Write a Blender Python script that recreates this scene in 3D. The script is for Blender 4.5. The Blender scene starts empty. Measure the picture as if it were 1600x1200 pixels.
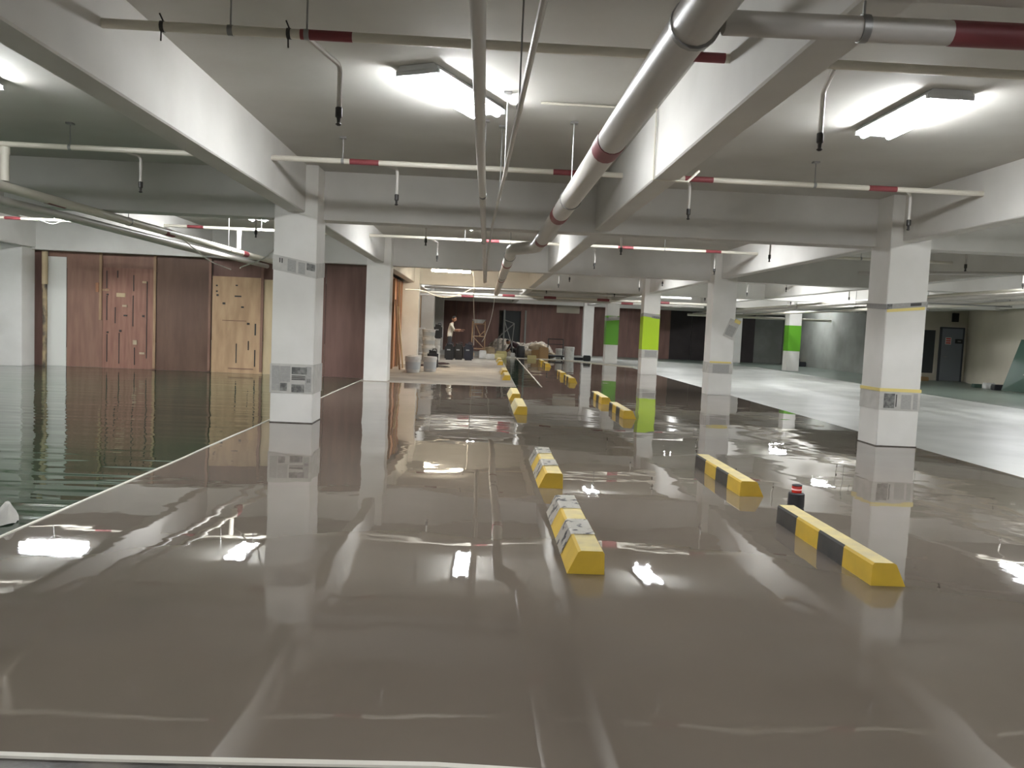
import bpy, bmesh, math, random
from mathutils import Vector, Matrix
random.seed(7)
SC = bpy.context.scene
COL = SC.collection

# ------------------------------------------------------------------ camera
F, YAW, PITCH, ROLL, EYE = 1283.87, .0367, .0684, .044, 1.4      # focal length in pixels of a 1600x1200 frame
fw = Vector((math.sin(YAW)*math.cos(PITCH), math.cos(YAW)*math.cos(PITCH), -math.sin(PITCH)))
r0 = Vector((math.cos(YAW), -math.sin(YAW), 0)); u0 = r0.cross(fw)
rt = r0*math.cos(ROLL) + u0*math.sin(ROLL); up = u0*math.cos(ROLL) - r0*math.sin(ROLL)
cd = bpy.data.cameras.new('camera'); cam = bpy.data.objects.new('camera', cd); COL.objects.link(cam)
cd.sensor_width = 36; cd.lens = 36*F/1600; cd.clip_end = 200
M = Matrix((rt, up, -fw)).transposed().to_4x4(); M.translation = (0, 0, EYE); cam.matrix_world = M
SC.camera = cam
EYEV = Vector((0, 0, EYE))
def ray(x, y): return rt*((x-800)/F) + up*((600-y)/F) + fw
def fl(x, y, z=0.0):                     # measured point on a level plane
    d = ray(x, y); return EYEV + d*((z-EYE)/d.z)
def aty(x, y, Y):                        # measured point at a known depth
    d = ray(x, y); return EYEV + d*(Y/d.y)

# ------------------------------------------------------------------ world, exposure
w = bpy.data.worlds.new('world'); SC.world = w; w.use_nodes = True
w.node_tree.nodes['Background'].inputs[0].default_value = (.8, .85, .9, 1)
w.node_tree.nodes['Background'].inputs[1].default_value = .03
SC.view_settings.view_transform = 'Standard'; SC.view_settings.look = 'None'
SC.view_settings.gamma = 1; SC.view_settings.use_curve_mapping = False
SC.view_settings.exposure = 0.28
SC.cycles.diffuse_bounces = 7; SC.cycles.max_bounces = 12
LAMP = 165.0                              # emission of the white LED tubes

# ------------------------------------------------------------------ materials
def lin(c):
    return tuple((v/255/12.92 if v/255 <= .04045 else ((v/255+.055)/1.055)**2.4) for v in c) + (1,)
def mat(name, rgb, rough=.6, rgb2=None, scale=3.0, stretch=(1, 1, 1), bump=0.0, bscale=30.0, metal=0.0, detail=4, lo=.35, hi=.65, spec=.5):
    m = bpy.data.materials.new(name); m.use_nodes = True; nt = m.node_tree; b = nt.nodes['Principled BSDF']
    b.inputs['Base Color'].default_value = lin(rgb); b.inputs['Roughness'].default_value = rough; b.inputs['Metallic'].default_value = metal
    b.inputs['Specular IOR Level'].default_value = spec
    if rgb2 or bump:
        tc = nt.nodes.new('ShaderNodeTexCoord'); mp = nt.nodes.new('ShaderNodeMapping'); mp.inputs['Scale'].default_value = stretch
        nt.links.new(tc.outputs['Object'], mp.inputs[0])
    if rgb2:
        n = nt.nodes.new('ShaderNodeTexNoise'); n.inputs['Scale'].default_value = scale; n.inputs['Detail'].default_value = detail
        cr = nt.nodes.new('ShaderNodeValToRGB'); e = cr.color_ramp.elements
        e[0].position = lo; e[1].position = hi; e[0].color = lin(rgb); e[1].color = lin(rgb2)
        nt.links.new(mp.outputs[0], n.inputs['Vector']); nt.links.new(n.outputs['Fac'], cr.inputs[0]); nt.links.new(cr.outputs[0], b.inputs['Base Color'])
    if bump:
        n2 = nt.nodes.new('ShaderNodeTexNoise'); n2.inputs['Scale'].default_value = bscale; n2.inputs['Detail'].default_value = 3
        bp = nt.nodes.new('ShaderNodeBump'); bp.inputs['Distance'].default_value = bump; bp.inputs['Strength'].default_value = 1
        nt.links.new(mp.outputs[0], n2.inputs['Vector']); nt.links.new(n2.outputs['Fac'], bp.inputs['Height']); nt.links.new(bp.outputs[0], b.inputs['Normal'])
    return m
def wet(name, rgb, rgb2, rough, waves, cscale=.5, coat=1.0, ior=1.5):
    """glossy self-levelling coating: coloured resin, mirror-like film with slow undulation"""
    m = mat(name, rgb, rough, rgb2, cscale, lo=.3, hi=.7); nt = m.node_tree; b = nt.nodes['Principled BSDF']
    b.inputs['IOR'].default_value = ior
    tc = nt.nodes.new('ShaderNodeTexCoord'); prev = None
    for sc_, dist, st in waves:
        mp = nt.nodes.new('ShaderNodeMapping'); mp.inputs['Scale'].default_value = st
        n = nt.nodes.new('ShaderNodeTexNoise'); n.inputs['Scale'].default_value = sc_; n.inputs['Detail'].default_value = 1.0
        bp = nt.nodes.new('ShaderNodeBump'); bp.inputs['Distance'].default_value = dist; bp.inputs['Strength'].default_value = 1
        nt.links.new(tc.outputs['Object'], mp.inputs[0]); nt.links.new(mp.outputs[0], n.inputs['Vector']); nt.links.new(n.outputs['Fac'], bp.inputs['Height'])
        if prev: nt.links.new(prev.outputs[0], bp.inputs['Normal'])
        prev = bp
    nt.links.new(prev.outputs[0], b.inputs['Normal'])
    return m
def emit(name, rgb, strength):
    m = bpy.data.materials.new(name); m.use_nodes = True; b = m.node_tree.nodes['Principled BSDF']
    b.inputs['Base Color'].default_value = (.8, .8, .8, 1)
    b.inputs['Emission Color'].default_value = lin(rgb); b.inputs['Emission Strength'].default_value = strength
    return m
MT = dict(
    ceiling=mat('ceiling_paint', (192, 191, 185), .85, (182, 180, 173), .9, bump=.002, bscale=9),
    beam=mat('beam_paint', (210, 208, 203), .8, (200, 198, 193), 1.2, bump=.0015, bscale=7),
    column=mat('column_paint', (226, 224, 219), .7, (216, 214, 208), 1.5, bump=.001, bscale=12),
    brown=wet('brown_epoxy', (116, 106, 95), (106, 97, 88), .018, [(.6, .016, (1, .8, 1)), (2.2, .0014, (.8, 1.1, 1)), (7.0, .0002, (1, 1, 1))], ior=1.62),
    green=wet('green_epoxy', (50, 70, 50), (44, 60, 45), .03, [(.6, .014, (1, 1.2, 1)), (2.4, .0085, (.30, 1.7, 1))], ior=1.6),
    concrete=wet('bare_screed', (186, 187, 182), (160, 162, 157), .46, [(.7, .008, (1, 1, 1)), (9, .002, (.5, 1.5, 1))], .9),
    dusty=mat('dusty_screed', (176, 168, 156), .75, (150, 143, 133), 1.2, bump=.003, bscale=14),
    palegreen=wet('pale_green_paint', (116, 128, 118), (104, 114, 106), .32, [(.7, .006, (1, 1, 1))], .6),
    dirty=mat('dirty_slab', (92, 86, 78), .5, (46, 42, 38), 7, bump=.004, bscale=20),
    line=mat('white_lip', (214, 210, 198), .5),
    pipe=mat('cream_pipe', (214, 209, 196), .45),
    gpipe=mat('grey_pipe', (196, 192, 186), .4),
    steel=mat('galvanised_steel', (150, 150, 148), .4, metal=.6),
    red=mat('maroon_band', (126, 58, 62), .5),
    dark=mat('dark_metal', (52, 50, 48), .5),
    yellow=mat('kerb_yellow', (216, 180, 60), .45, (202, 168, 60), 6),
    worn=mat('worn_yellow_top', (214, 198, 138), .6, (196, 182, 138), 9),
    black=mat('kerb_black', (40, 40, 40), .5, (56, 54, 52), 8),
    film=mat('torn_film', (228, 226, 220), .35, (84, 86, 92), 16, bump=.004, bscale=40, lo=.56, hi=.63),
    concrete_end=mat('kerb_dusty', (206, 192, 142), .7, (186, 176, 140), 8),
    brownboard=mat('brown_board', (116, 88, 78), .7, (102, 76, 68), 2.5, (3, 3, .4)),
    darkboard=mat('dark_board', (106, 82, 68), .7, (92, 70, 58), 2.0, (3, 3, .5)),
    redboard=mat('red_brown_board', (140, 108, 93), .7, (126, 95, 81), 3, (3, 3, .4)),
    redboard2=mat('red_marked_board', (148, 110, 95), .7, (130, 94, 80), 4, (4, 4, .4)),
    orange=mat('orange_plywood', (178, 128, 96), .65, (154, 106, 76), 2.5, (6, 6, .5)),
    ply=mat('raw_plywood', (192, 162, 128), .7, (172, 142, 110), 2.2, (3, 3, .7)),
    paleply=mat('pale_plywood', (198, 180, 146), .7, (184, 164, 132), 2.5, (3, 3, .6)),
    whiteboard=mat('white_board', (222, 222, 216), .7),
    backboard=mat('back_board', (130, 100, 91), .75, (114, 87, 79), 1.5, (3, 3, .5)),
    blackboard=mat('charcoal_board', (58, 52, 52), .8, (50, 45, 45), 1.5),
    timber=mat('timber_batten', (170, 142, 112), .7, (146, 118, 92), 4, (8, 8, .6)),
    bamboo=mat('mottled_pole', (170, 150, 116), .6, (70, 62, 54), 9, (1, 1, .5)),
    paper=mat('newsprint', (196, 194, 188), .8, (182, 180, 174), 8),
    print=mat('newsprint_text', (150, 149, 145), .8, (170, 168, 164), 90, (.3, 1, 3)),
    photo=mat('newsprint_photo', (84, 84, 82), .8, (140, 140, 136), 22),
    tape=mat('masking_tape', (226, 208, 130), .6),
    lime=mat('lime_paint', (172, 206, 30), .5), leaf=mat('leaf_green_paint', (96, 164, 40), .5),
    grey_wall=mat('raw_wall', (150, 152, 146), .85, (128, 130, 124), .8, bump=.003, bscale=6),
    beige_wall=mat('beige_wall', (206, 200, 184), .8, (194, 188, 172), .6, bump=.002, bscale=6),
    door=mat('steel_door_paint', (122, 127, 133), .45), doorframe=mat('door_frame_paint', (66, 70, 76), .45),
    opening=mat('dark_opening', (58, 61, 62), .8),
    blackplastic=mat('black_plastic', (44, 46, 50), .4), blueplastic=mat('navy_plastic', (44, 48, 62), .4),
    lens=emit('red_lens', (255, 60, 30), .35), lensred=mat('red_plastic', (190, 40, 30), .25),
    whiteplastic=mat('white_plastic', (222, 222, 220), .4, (200, 200, 196), 6), bluegrey=mat('pail_print', (188, 193, 196), .5),
    sack=mat('jute_sack', (186, 170, 144), .9, (160, 144, 120), 5, bump=.004, bscale=60),
    rubble=mat('rubble', (160, 150, 136), .9, (118, 110, 100), 6, bump=.02, bscale=12),
    skin=mat('skin', (150, 108, 84), .6), shirt=mat('pale_shirt', (206, 198, 182), .8), hair=mat('black_hair', (30, 26, 26), .7),
    shorts=mat('dark_trousers', (60, 58, 60), .8), maroon=mat('dark_maroon_cloth', (62, 44, 46), .85),
    greenboard=mat('green_panel', (62, 86, 76), .3, (70, 92, 80), 1),
    wire=mat('white_cable', (214, 210, 200), .5), carton=mat('cardboard', (170, 140, 100), .8), yellowbox=mat('pale_yellow_box', (206, 196, 140), .7),
    silver=mat('lamp_housing', (210, 212, 214), .5), led=emit('led_tube', (246, 248, 250), LAMP), led_soft=emit('led_tube_dim', (246, 248, 250), LAMP*.8), warm=emit('warm_tube', (255, 240, 214), LAMP*.55),
    sign=mat('dark_sign', (38, 38, 40), .5), noticered=mat('notice_red', (196, 70, 66), .6),
)

# ------------------------------------------------------------------ mesh helpers
def link(name, bm, m, parent=None, smooth=False, loc=None):
    me = bpy.data.meshes.new(name); bmesh.ops.recalc_face_normals(bm, faces=bm.faces); bm.to_mesh(me); bm.free()
    for x in (m if isinstance(m, (list, tuple)) else [m]): me.materials.append(MT[x])
    if smooth:
        for p in me.polygons: p.use_smooth = True
        try: me.set_sharp_from_angle(angle=math.radians(40))
        except Exception: pass
    o = bpy.data.objects.new(name, me); COL.objects.link(o)
    if parent: o.parent = parent
    if loc is not None: o.location = loc
    return o
def tag(o, label=None, cat=None, group=None, kind=None):
    for k, v in (('label', label), ('category', cat), ('group', group), ('kind', kind)):
        if v: o[k] = v
    return o
def struct(o, label=None): return tag(o, label, None, None, 'structure')
def empty(name, loc, label, cat, group=None, rz=0):
    o = bpy.data.objects.new(name, None); COL.objects.link(o); o.location = loc; o.rotation_euler = (0, 0, rz); o.empty_display_size = .1
    return tag(o, label, cat, group)
def NB(): return bmesh.new()
def bx(bm, x0, x1, y0, y1, z0, z1, bevel=0):
    v = [bm.verts.new(p) for p in ((x0,y0,z0),(x1,y0,z0),(x1,y1,z0),(x0,y1,z0),(x0,y0,z1),(x1,y0,z1),(x1,y1,z1),(x0,y1,z1))]
    fs = [bm.faces.new([v[i] for i in q]) for q in ((3,2,1,0),(4,5,6,7),(0,1,5,4),(1,2,6,5),(2,3,7,6),(3,0,4,7))]
    if bevel:
        es = list({e for f in fs for e in f.edges}); bmesh.ops.bevel(bm, geom=es, offset=bevel, segments=2, affect='EDGES')
    return bm
def prism(bm, prof, y0, y1):              # (x,z) outline extruded along y
    a = [bm.verts.new((x, y0, z)) for x, z in prof]; b = [bm.verts.new((x, y1, z)) for x, z in prof]; n = len(prof)
    bm.faces.new(a); bm.faces.new(b[::-1])
    for i in range(n): bm.faces.new((a[i], b[i], b[(i+1) % n], a[(i+1) % n]))
    return bm
def slab(bm, pts, z0, z1):                # (x,y) outline extruded upward
    a = [bm.verts.new((x, y, z0)) for x, y in pts]; b = [bm.verts.new((x, y, z1)) for x, y in pts]; n = len(pts)
    bm.faces.new(a[::-1]); bm.faces.new(b)
    for i in range(n): bm.faces.new((a[i], a[(i+1) % n], b[(i+1) % n], b[i]))
    return bm
def tube(bm, pts, r, n=10, cap=True):
    pts = [Vector(p) for p in pts]; rings = []
    rr = r if isinstance(r, (list, tuple)) else [r]*len(pts)
    d0 = (pts[1]-pts[0]).normalized(); ref = Vector((0, 0, 1)) if abs(d0.z) < .9 else Vector((1, 0, 0))
    s = d0.cross(ref).normalized()
    for i, p in enumerate(pts):
        d = (pts[min(i+1, len(pts)-1)] - pts[max(i-1, 0)]).normalized()
        s = (s - d*s.dot(d)).normalized(); t = d.cross(s)
        rings.append([bm.verts.new(p + (s*math.cos(2*math.pi*k/n) + t*math.sin(2*math.pi*k/n))*rr[i]) for k in range(n)])
    for a, b in zip(rings, rings[1:]):
        for k in range(n): bm.faces.new((a[k], a[(k+1) % n], b[(k+1) % n], b[k]))
    if cap: bm.faces.new(rings[0][::-1]); bm.faces.new(rings[-1])
    return bm
def lathe(bm, prof, n=20, c=(0, 0, 0)):
    rings = [[bm.verts.new((c[0]+r*math.cos(2*math.pi*k/n), c[1]+r*math.sin(2*math.pi*k/n), c[2]+z)) for k in range(n)] for r, z in prof]
    for a, b in zip(rings, rings[1:]):
        for k in range(n): bm.faces.new((a[k], a[(k+1) % n], b[(k+1) % n], b[k]))
    bm.faces.new(rings[0][::-1]); bm.faces.new(rings[-1]); return bm
def plate(bm, pts, th):                   # a thin sheet from four corners, thickened behind its face
    p = [Vector(q) for q in pts]; n = (p[1]-p[0]).cross(p[3]-p[0]).normalized()*th
    a = [bm.verts.new(q) for q in p]; b = [bm.verts.new(q-n) for q in p]
    bm.faces.new(a); bm.faces.new(b[::-1])
    for i in range(4): bm.faces.new((a[i], b[i], b[(i+1) % 4], a[(i+1) % 4]))
    return bm
def bend(a, b, c, rad, k=5):              # rounded corner a-b-c
    a, b, c = Vector(a), Vector(b), Vector(c); p = b + (a-b).normalized()*rad; q = b + (c-b).normalized()*rad
    return [(1-t)**2*p + 2*t*(1-t)*b + t*t*q for t in [i/k for i in range(k+1)]]

# ------------------------------------------------------------------ the building
XL, S, Y0, T = -2.532, 8.246, 11.018, 8.518
XR = XL + S; XRR = XL + 2*S; XLL = XL - S
SOF, CEIL, CW = 2.794, 3.413, .56
FX0, FX1, FY0, FY1 = -15.0, 22.0, -7.0, 47.2
struct(link('floor', slab(NB(), [(FX0, FY0), (FX1, FY0), (FX1, FY1), (FX0, FY1)], -.3, -.004), 'concrete'), 'pale grey bare concrete floor on the far side of the columns')
GX, RX = -2.86, 6.0                        # edges of the brown coating
struct(link('brown_floor', slab(NB(), [(GX, 2.54), (-.1, 2.54), (.5, 2.505), (1.6, 2.415), (RX, 2.3), (RX, 33.5), (3.7, 37.7), (1.56, 37.7), (1.46, 19.75), (.70, 19.35), (GX, 19.2)], -.004, 0), 'brown'), 'wet glossy grey-brown epoxy floor with mirror reflections')
struct(link('green_floor', slab(NB(), [(FX0, 2.54), (GX-.02, 2.54), (GX-.02, 20.2), (FX0, 20.2)], -.004, 0), 'green'), 'dark green glossy floor in front of the timber boards')
struct(link('green_strip_floor', slab(NB(), [(.82, 19.42), (1.44, 19.76), (1.54, 37.7), (.82, 37.7)], -.004, .0), 'green'), 'narrow dark green glossy floor strip beside yellow wheel stops')
struct(link('dusty_floor', slab(NB(), [(GX, 19.25), (.70, 19.40), (.80, 19.45), (.80, 38.2), (GX, 38.2)], -.004, .001), 'dusty'), 'dry dusty beige floor patch under pails and cans')
struct(link('dirty_floor', slab(NB(), [(FX0, FY0), (RX, FY0), (RX, 2.28), (1.6, 2.39), (.5, 2.48), (-.1, 2.515), (FX0, 2.51)], -.004, -.001), 'dirty'), 'rough dark floor at the bottom edge')
struct(link('pale_green_floor', slab(NB(), [(13.2, FY0), (FX1, FY0), (FX1, FY1), (6.8, FY1), (6.8, 42.5), (13.5, 40), (12.9, 23)], -.004, .0), 'palegreen'), 'pale green painted floor along the far walls')

def lip(name, pts, w_, h_, label, m='line'):
    bm = NB(); segs = []
    for (x0, y0), (x1, y1) in zip(pts, pts[1:]):
        n_ = max(1, int(math.hypot(x1-x0, y1-y0)/.5))
        for i in range(n_): segs.append((x0+(x1-x0)*i/n_, y0+(y1-y0)*i/n_))
    segs.append(pts[-1]); k = len(segs)
    dirv = [Vector((segs[min(i+1, k-1)][0]-segs[max(i-1, 0)][0], segs[min(i+1, k-1)][1]-segs[max(i-1, 0)][1])).normalized() for i in range(k)]
    L, R = [], []
    for (x, y), d in zip(segs, dirv):
        j = random.uniform(-.006, .006); ww = w_*random.uniform(.7, 1.2)/2
        L.append((x - d.y*ww + j, y + d.x*ww + j)); R.append((x + d.y*ww + j, y - d.x*ww + j))
    slab(bm, R + L[::-1], -.003, h_)
    return struct(link(name, bm, m), label)
lip('trim_1', [(GX-.01, 2.54), (GX-.01, 19.8)], .022, .006, 'thin white joint between green and brown floor')
lip('trim_2', [(-9, 2.52), (-.1, 2.525), (.5, 2.49), (1.6, 2.40), (6, 2.3)], .03, .008, 'pale raised edge at the near end of the brown floor')
lip('trim_3', [(1.45, 19.76), (1.55, 37.6)], .04, .006, 'white joint beside the narrow green strip')
lip('trim_4', [(.8, 37.9), (3.7, 37.9), (6.2, 33.3)], .16, .03, 'pale strip where the brown coating ends')

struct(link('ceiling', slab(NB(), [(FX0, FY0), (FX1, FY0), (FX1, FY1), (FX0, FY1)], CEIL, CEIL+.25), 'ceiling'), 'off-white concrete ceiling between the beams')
names_long = {-1: 'beside the far left pipes', 0: 'above the newspaper-wrapped column row', 1: 'between the two column rows', 2: 'above the taped column row'}
for k in range(-2, 6):
    X = XL + k*S/2; hw = .118
    prof = [(X-hw, CEIL), (X-hw, SOF+.012), (X-hw+.012, SOF), (X+hw-.012, SOF), (X+hw, SOF+.012), (X+hw, CEIL)]
    y1 = 20.0 if k < 0 else FY1
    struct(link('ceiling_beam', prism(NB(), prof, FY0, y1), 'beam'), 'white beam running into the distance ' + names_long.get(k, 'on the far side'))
for j in range(-1, 5):
    y = 11.45 + T*j
    bm = NB(); bx(bm, FX0 if j < 2 else XL-.4, FX1, y, y+.36, 2.755, CEIL-.001)
    struct(link('cross_beam', bm, 'beam'), 'white cross beam over the %s line of columns' % ('unseen', 'first', 'second', 'third', 'fourth', 'last')[j+1])

def column(X, j, label, dx=CW, rough=True):
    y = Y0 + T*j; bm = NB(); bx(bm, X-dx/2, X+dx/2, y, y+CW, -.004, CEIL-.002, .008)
    return struct(link('column', bm, 'column'), label), X-dx/2, X+dx/2, y
cols = {}
for key, X, j, lab in (
    ('L1', XL, 0, 'white square column wrapped with newspaper beside the green floor'), ('L2', XL, 1, 'plain white column at the end of the brown boards'),
    ('L3', XL, 2, 'white column behind the orange plywood side wall'), ('L4', XL, 3, 'white column behind the stacked pails'), ('L5', XL, 4, 'white column in the far corner by the worker'),
    ('R1', XR, 0, 'near white column with yellow tape and newspaper bands'), ('R2', XR, 1, 'second white column with a hanging newspaper scrap'),
    ('R3', XR, 2, 'column with a lime painted band'), ('R4', XR, 3, 'column with a leaf green painted band behind the lime one'), ('R5', XR, 4, 'plain white column against the dark back boards'),
    ('RR3', XRR, 2, 'white column hidden behind the near taped column'), ('RR4', XRR, 3, 'distant column with green band before the grey wall'), ('RR5', XRR, 4, 'distant white column at the charcoal boards'),
    ('LL2', XLL-.25, 1, 'white column at the far end of the brown boards'), ('L0', XL, -1, 'white column out of view beside the camera'), ('R0', XR, -1, 'white column out of view near the camera')):
    cols[key] = column(X, j, lab)

# walls ---------------------------------------------------------------
struct(link('wall_left', bx(NB(), FX0-.2, FX0, FY0, 20.6, -.3, CEIL), 'grey_wall'))
struct(link('wall_near', bx(NB(), FX0-.2, FX1, FY0-.2, FY0, -.3, CEIL), 'grey_wall'))
struct(link('wall_far', bx(NB(), XL-1, FX1, FY1, FY1+.2, -.3, CEIL), 'grey_wall'), 'grey concrete back wall')
# right wall: flat by the door, then curving towards the camera
def wallstrip(name, pts, z0, z1, th, m, label):
    bm = NB(); k = len(pts); out = []
    for i in range(k):
        d = Vector((pts[min(i+1, k-1)][0]-pts[max(i-1, 0)][0], pts[min(i+1, k-1)][1]-pts[max(i-1, 0)][1])).normalized()
        out.append((pts[i][0]-d.y*th, pts[i][1]+d.x*th))
    rows = [[bm.verts.new((x, y, z)) for x, y in q] for q, z in ((pts, z0), (pts, z1), (out, z1), (out, z0))]
    for a, b in zip(rows, rows[1:]+rows[:1]):
        for i in range(k-1): bm.faces.new((a[i], a[i+1], b[i+1], b[i]))
    bm.faces.new([q[0] for q in rows]); bm.faces.new([q[-1] for q in rows][::-1])
    return struct(link(name, bm, m, smooth=True), label)
arc = []
for i in range(13):
    t = i/12; p = Vector((20.15, 33.0))*(1-t)**2 + Vector((18.7, 32.6))*2*t*(1-t) + Vector((18.15, 26.0))*t*t; arc.append((p.x, p.y))
wallstrip('wall_right', [(17.3, 33.0), (18.0, 33.0), (19.0, 33.0)] + [(19.72, 33.0)] + [q for q in arc if q[0] < 19.6] + [(18.1, 22), (18.1, FY0)], -.004, CEIL, .2, 'beige_wall', 'curved beige wall with grey steel door')
struct(link('wall_return', bx(NB(), 17.3, 17.5, 33.2, FY1, -.004, CEIL), 'grey_wall'))

# board hoardings: each sheet a piece of its own
def board_wall(name, label): 
    o = bpy.data.objects.new(name, None); COL.objects.link(o); return struct(o, label)
HY = 20.25
hoard = board_wall('wall_boards', 'timber board partition in brown, raw and white sheets on the left')
def hpx(x): return aty(x, 575, HY).x
def sheet(par, x0, x1, z0, z1, m, y=HY, th=.018, name='board'):
    return link(name, bx(NB(), x0+.004, x1-.004, y, y+th, z0, z1, .002), m, par)
ZT = 2.99
for x0, x1, z0, z1, m, dy in ((-30, 13, 0, ZT, 'brownboard', 0), (74, 104, 0, 2.62, 'whiteboard', -.03), (104, 160, 0, 2.60, 'redboard', -.01), (160, 243, 0, 2.42, 'redboard2', -.02),
        (243, 329, 0, ZT, 'darkboard', 0), (330, 410, 0, 2.33, 'ply', -.03), (410, 432, 0, 2.30, 'paleply', -.02), (432, 506, 0, ZT, 'brownboard', 0), (506, 572, 0, ZT, 'brownboard', 0),
        (13, 74, 0, ZT, 'brownboard', .01)):
    sheet(hoard, hpx(x0), hpx(x1), z0, z1, m, HY+dy)
sheet(hoard, hpx(74), hpx(243), 2.36, ZT, 'redboard', HY+.03); sheet(hoard, hpx(329), hpx(434), 2.25, ZT, 'brownboard', HY+.03)
for x, z0, z1 in ((157.5, 1.15, ZT), (241.5, .03, ZT), (327, .03, ZT), (408, .05, 2.6)):
    X = hpx(x); link('batten', bx(NB(), X-.03, X+.03, HY-.07, HY-.03, z0, z1, .003), 'timber' if x < 300 else 'redboard', hoard)
# nailed scraps and drips on the marked sheets
for x, y, wpx, hpx_, m in ((189, 461, 13, 6, 'paleply'), (226, 441, 6, 3, 'paleply'), (195, 478, 7, 3, 'sack'), (222, 552, 8, 3, 'sack'), (211, 535, 6, 7, 'sack'), (164, 453, 12, 3, 'timber'), (196, 493, 5, 2.2, 'dark'), (224, 494, 3, 3, 'dark'),
        (188, 517, 3, 3, 'dark'), (168, 519, 2.4, 2.4, 'dark'), (168, 460, 2.4, 2.4, 'dark'), (152, 449, 4, 14, 'orange'),
        (350, 474, 4, 3, 'dark'), (370, 446, 3, 2, 'dark'), (372, 463, 10, 2, 'dark'), (379, 480, 4, 2.5, 'dark'), (388, 506, 4, 3, 'dark'), (366, 501, 36, 1, 'redboard'), (339, 446, 2.4, 2.4, 'dark'), (339, 455, 2.4, 2.4, 'dark'), (340, 461, 3, 3, 'dark'), (399, 515, 2, 18, 'dark'), (388, 540, 1.3, 14, 'dark'), (369, 552, 1.3, 30, 'dark'), (398, 560, 1.6, 26, 'dark'), (376, 576, 38, 1.2, 'redboard')):
    p = aty(x, y, HY-.03); k = HY/F
    link('mark', bx(NB(), p.x-wpx*k/2, p.x+wpx*k/2, HY-.045, HY-.02, p.z-hpx_*k/2, p.z+hpx_*k/2), m, hoard)
for x, ya, yb in ((168, 423, 450), (185, 423, 434), (210, 430, 455), (168, 462, 500), (181, 480, 505), (209, 462, 510), (168, 522, 565), (187, 520, 568), (211, 543, 570), (231, 440, 560)):
    a = aty(x, ya, HY); b = aty(x, yb, HY)
    link('gap', bx(NB(), a.x-.007, a.x+.007, HY-.042, HY-.022, b.z, a.z), 'dark', hoard)
# mottled pole standing by the far column
p = aty(70, 570, HY-.12)
po = empty('bamboo_pole', (p.x, HY-.14, 0), 'mottled upright pole standing between white column and white board', 'pole')
link('pole_shaft', tube(NB(), [(0, 0, .0), (.01, 0, 1.2), (-.01, 0, 2.0), (.01, 0, 2.74)], [.05, .055, .055, .05], 10), 'bamboo', po, True)
link('pole_sleeve', tube(NB(), [(0, 0, 1.95), (.0, 0, 2.72)], .068, 10), 'paleply', po, True)
# partition along the column line
side = board_wall('wall_side_boards', 'orange plywood side partition lit by the warm lamp')
y = 20.3; i = 0
for y0, y1, m, dx in ((20.3, 21.5, 'orange', 0), (21.5, 22.7, 'orange', .02), (22.7, 23.9, 'redboard2', 0), (23.9, 25.1, 'orange', .03), (25.1, 26.3, 'orange', 0), (26.3, 27.5, 'redboard', .02), (27.5, 28.9, 'orange', 0),
        (29.0, 31.0, 'ply', 0), (31.0, 33.0, 'darkboard', .02), (33.0, 36.5, 'ply', 0), (36.5, 39.0, 'darkboard', 0), (39, 43, 'ply', .02), (43, 47.2, 'darkboard', 0)):
    link('board', bx(NB(), XL-.30+dx, XL-.28+dx, y0+.006, y1-.006, 0, 2.78, .002), m, side)
for yb in (21.2, 22.1, 24.0, 24.9, 26.4):
    link('batten', bx(NB(), XL-.25, XL-.19, yb, yb+.07, 0, 2.70, .004), 'timber', side)
back = board_wall('wall_back_boards', 'dark brown board partition across the far end')
x = XL-.3; i = 0; BY = 46.6
while x < XRR+.9:
    wd = 1.22; m = 'backboard'
    if x > XR+S*.55: m = 'blackboard'
    door_gap = 1.15 < x+wd/2 < 2.4
    if door_gap: sheet(back, x, x+wd, 2.35, ZT, m, BY)
    else: sheet(back, x, x+wd, 0, ZT, m, BY+(i % 3)*.006)
    x += wd; i += 1
link('dark_doorway', bx(NB(), 1.0, 2.5, BY+.15, BY+.2, 0, 2.4), 'opening', back)
for xx in (1.12, 2.32): link('door_post', bx(NB(), xx-.05, xx+.05, BY-.05, BY+.05, 0, 2.4), 'grey_wall', back)
tag(link('sign_board', bx(NB(), 4.05, 5.35, BY-.09, BY-.02, 2.35, 2.85, .01), 'beige_wall'), 'pale rectangular board fixed high on the dark back boards', 'board')

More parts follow.
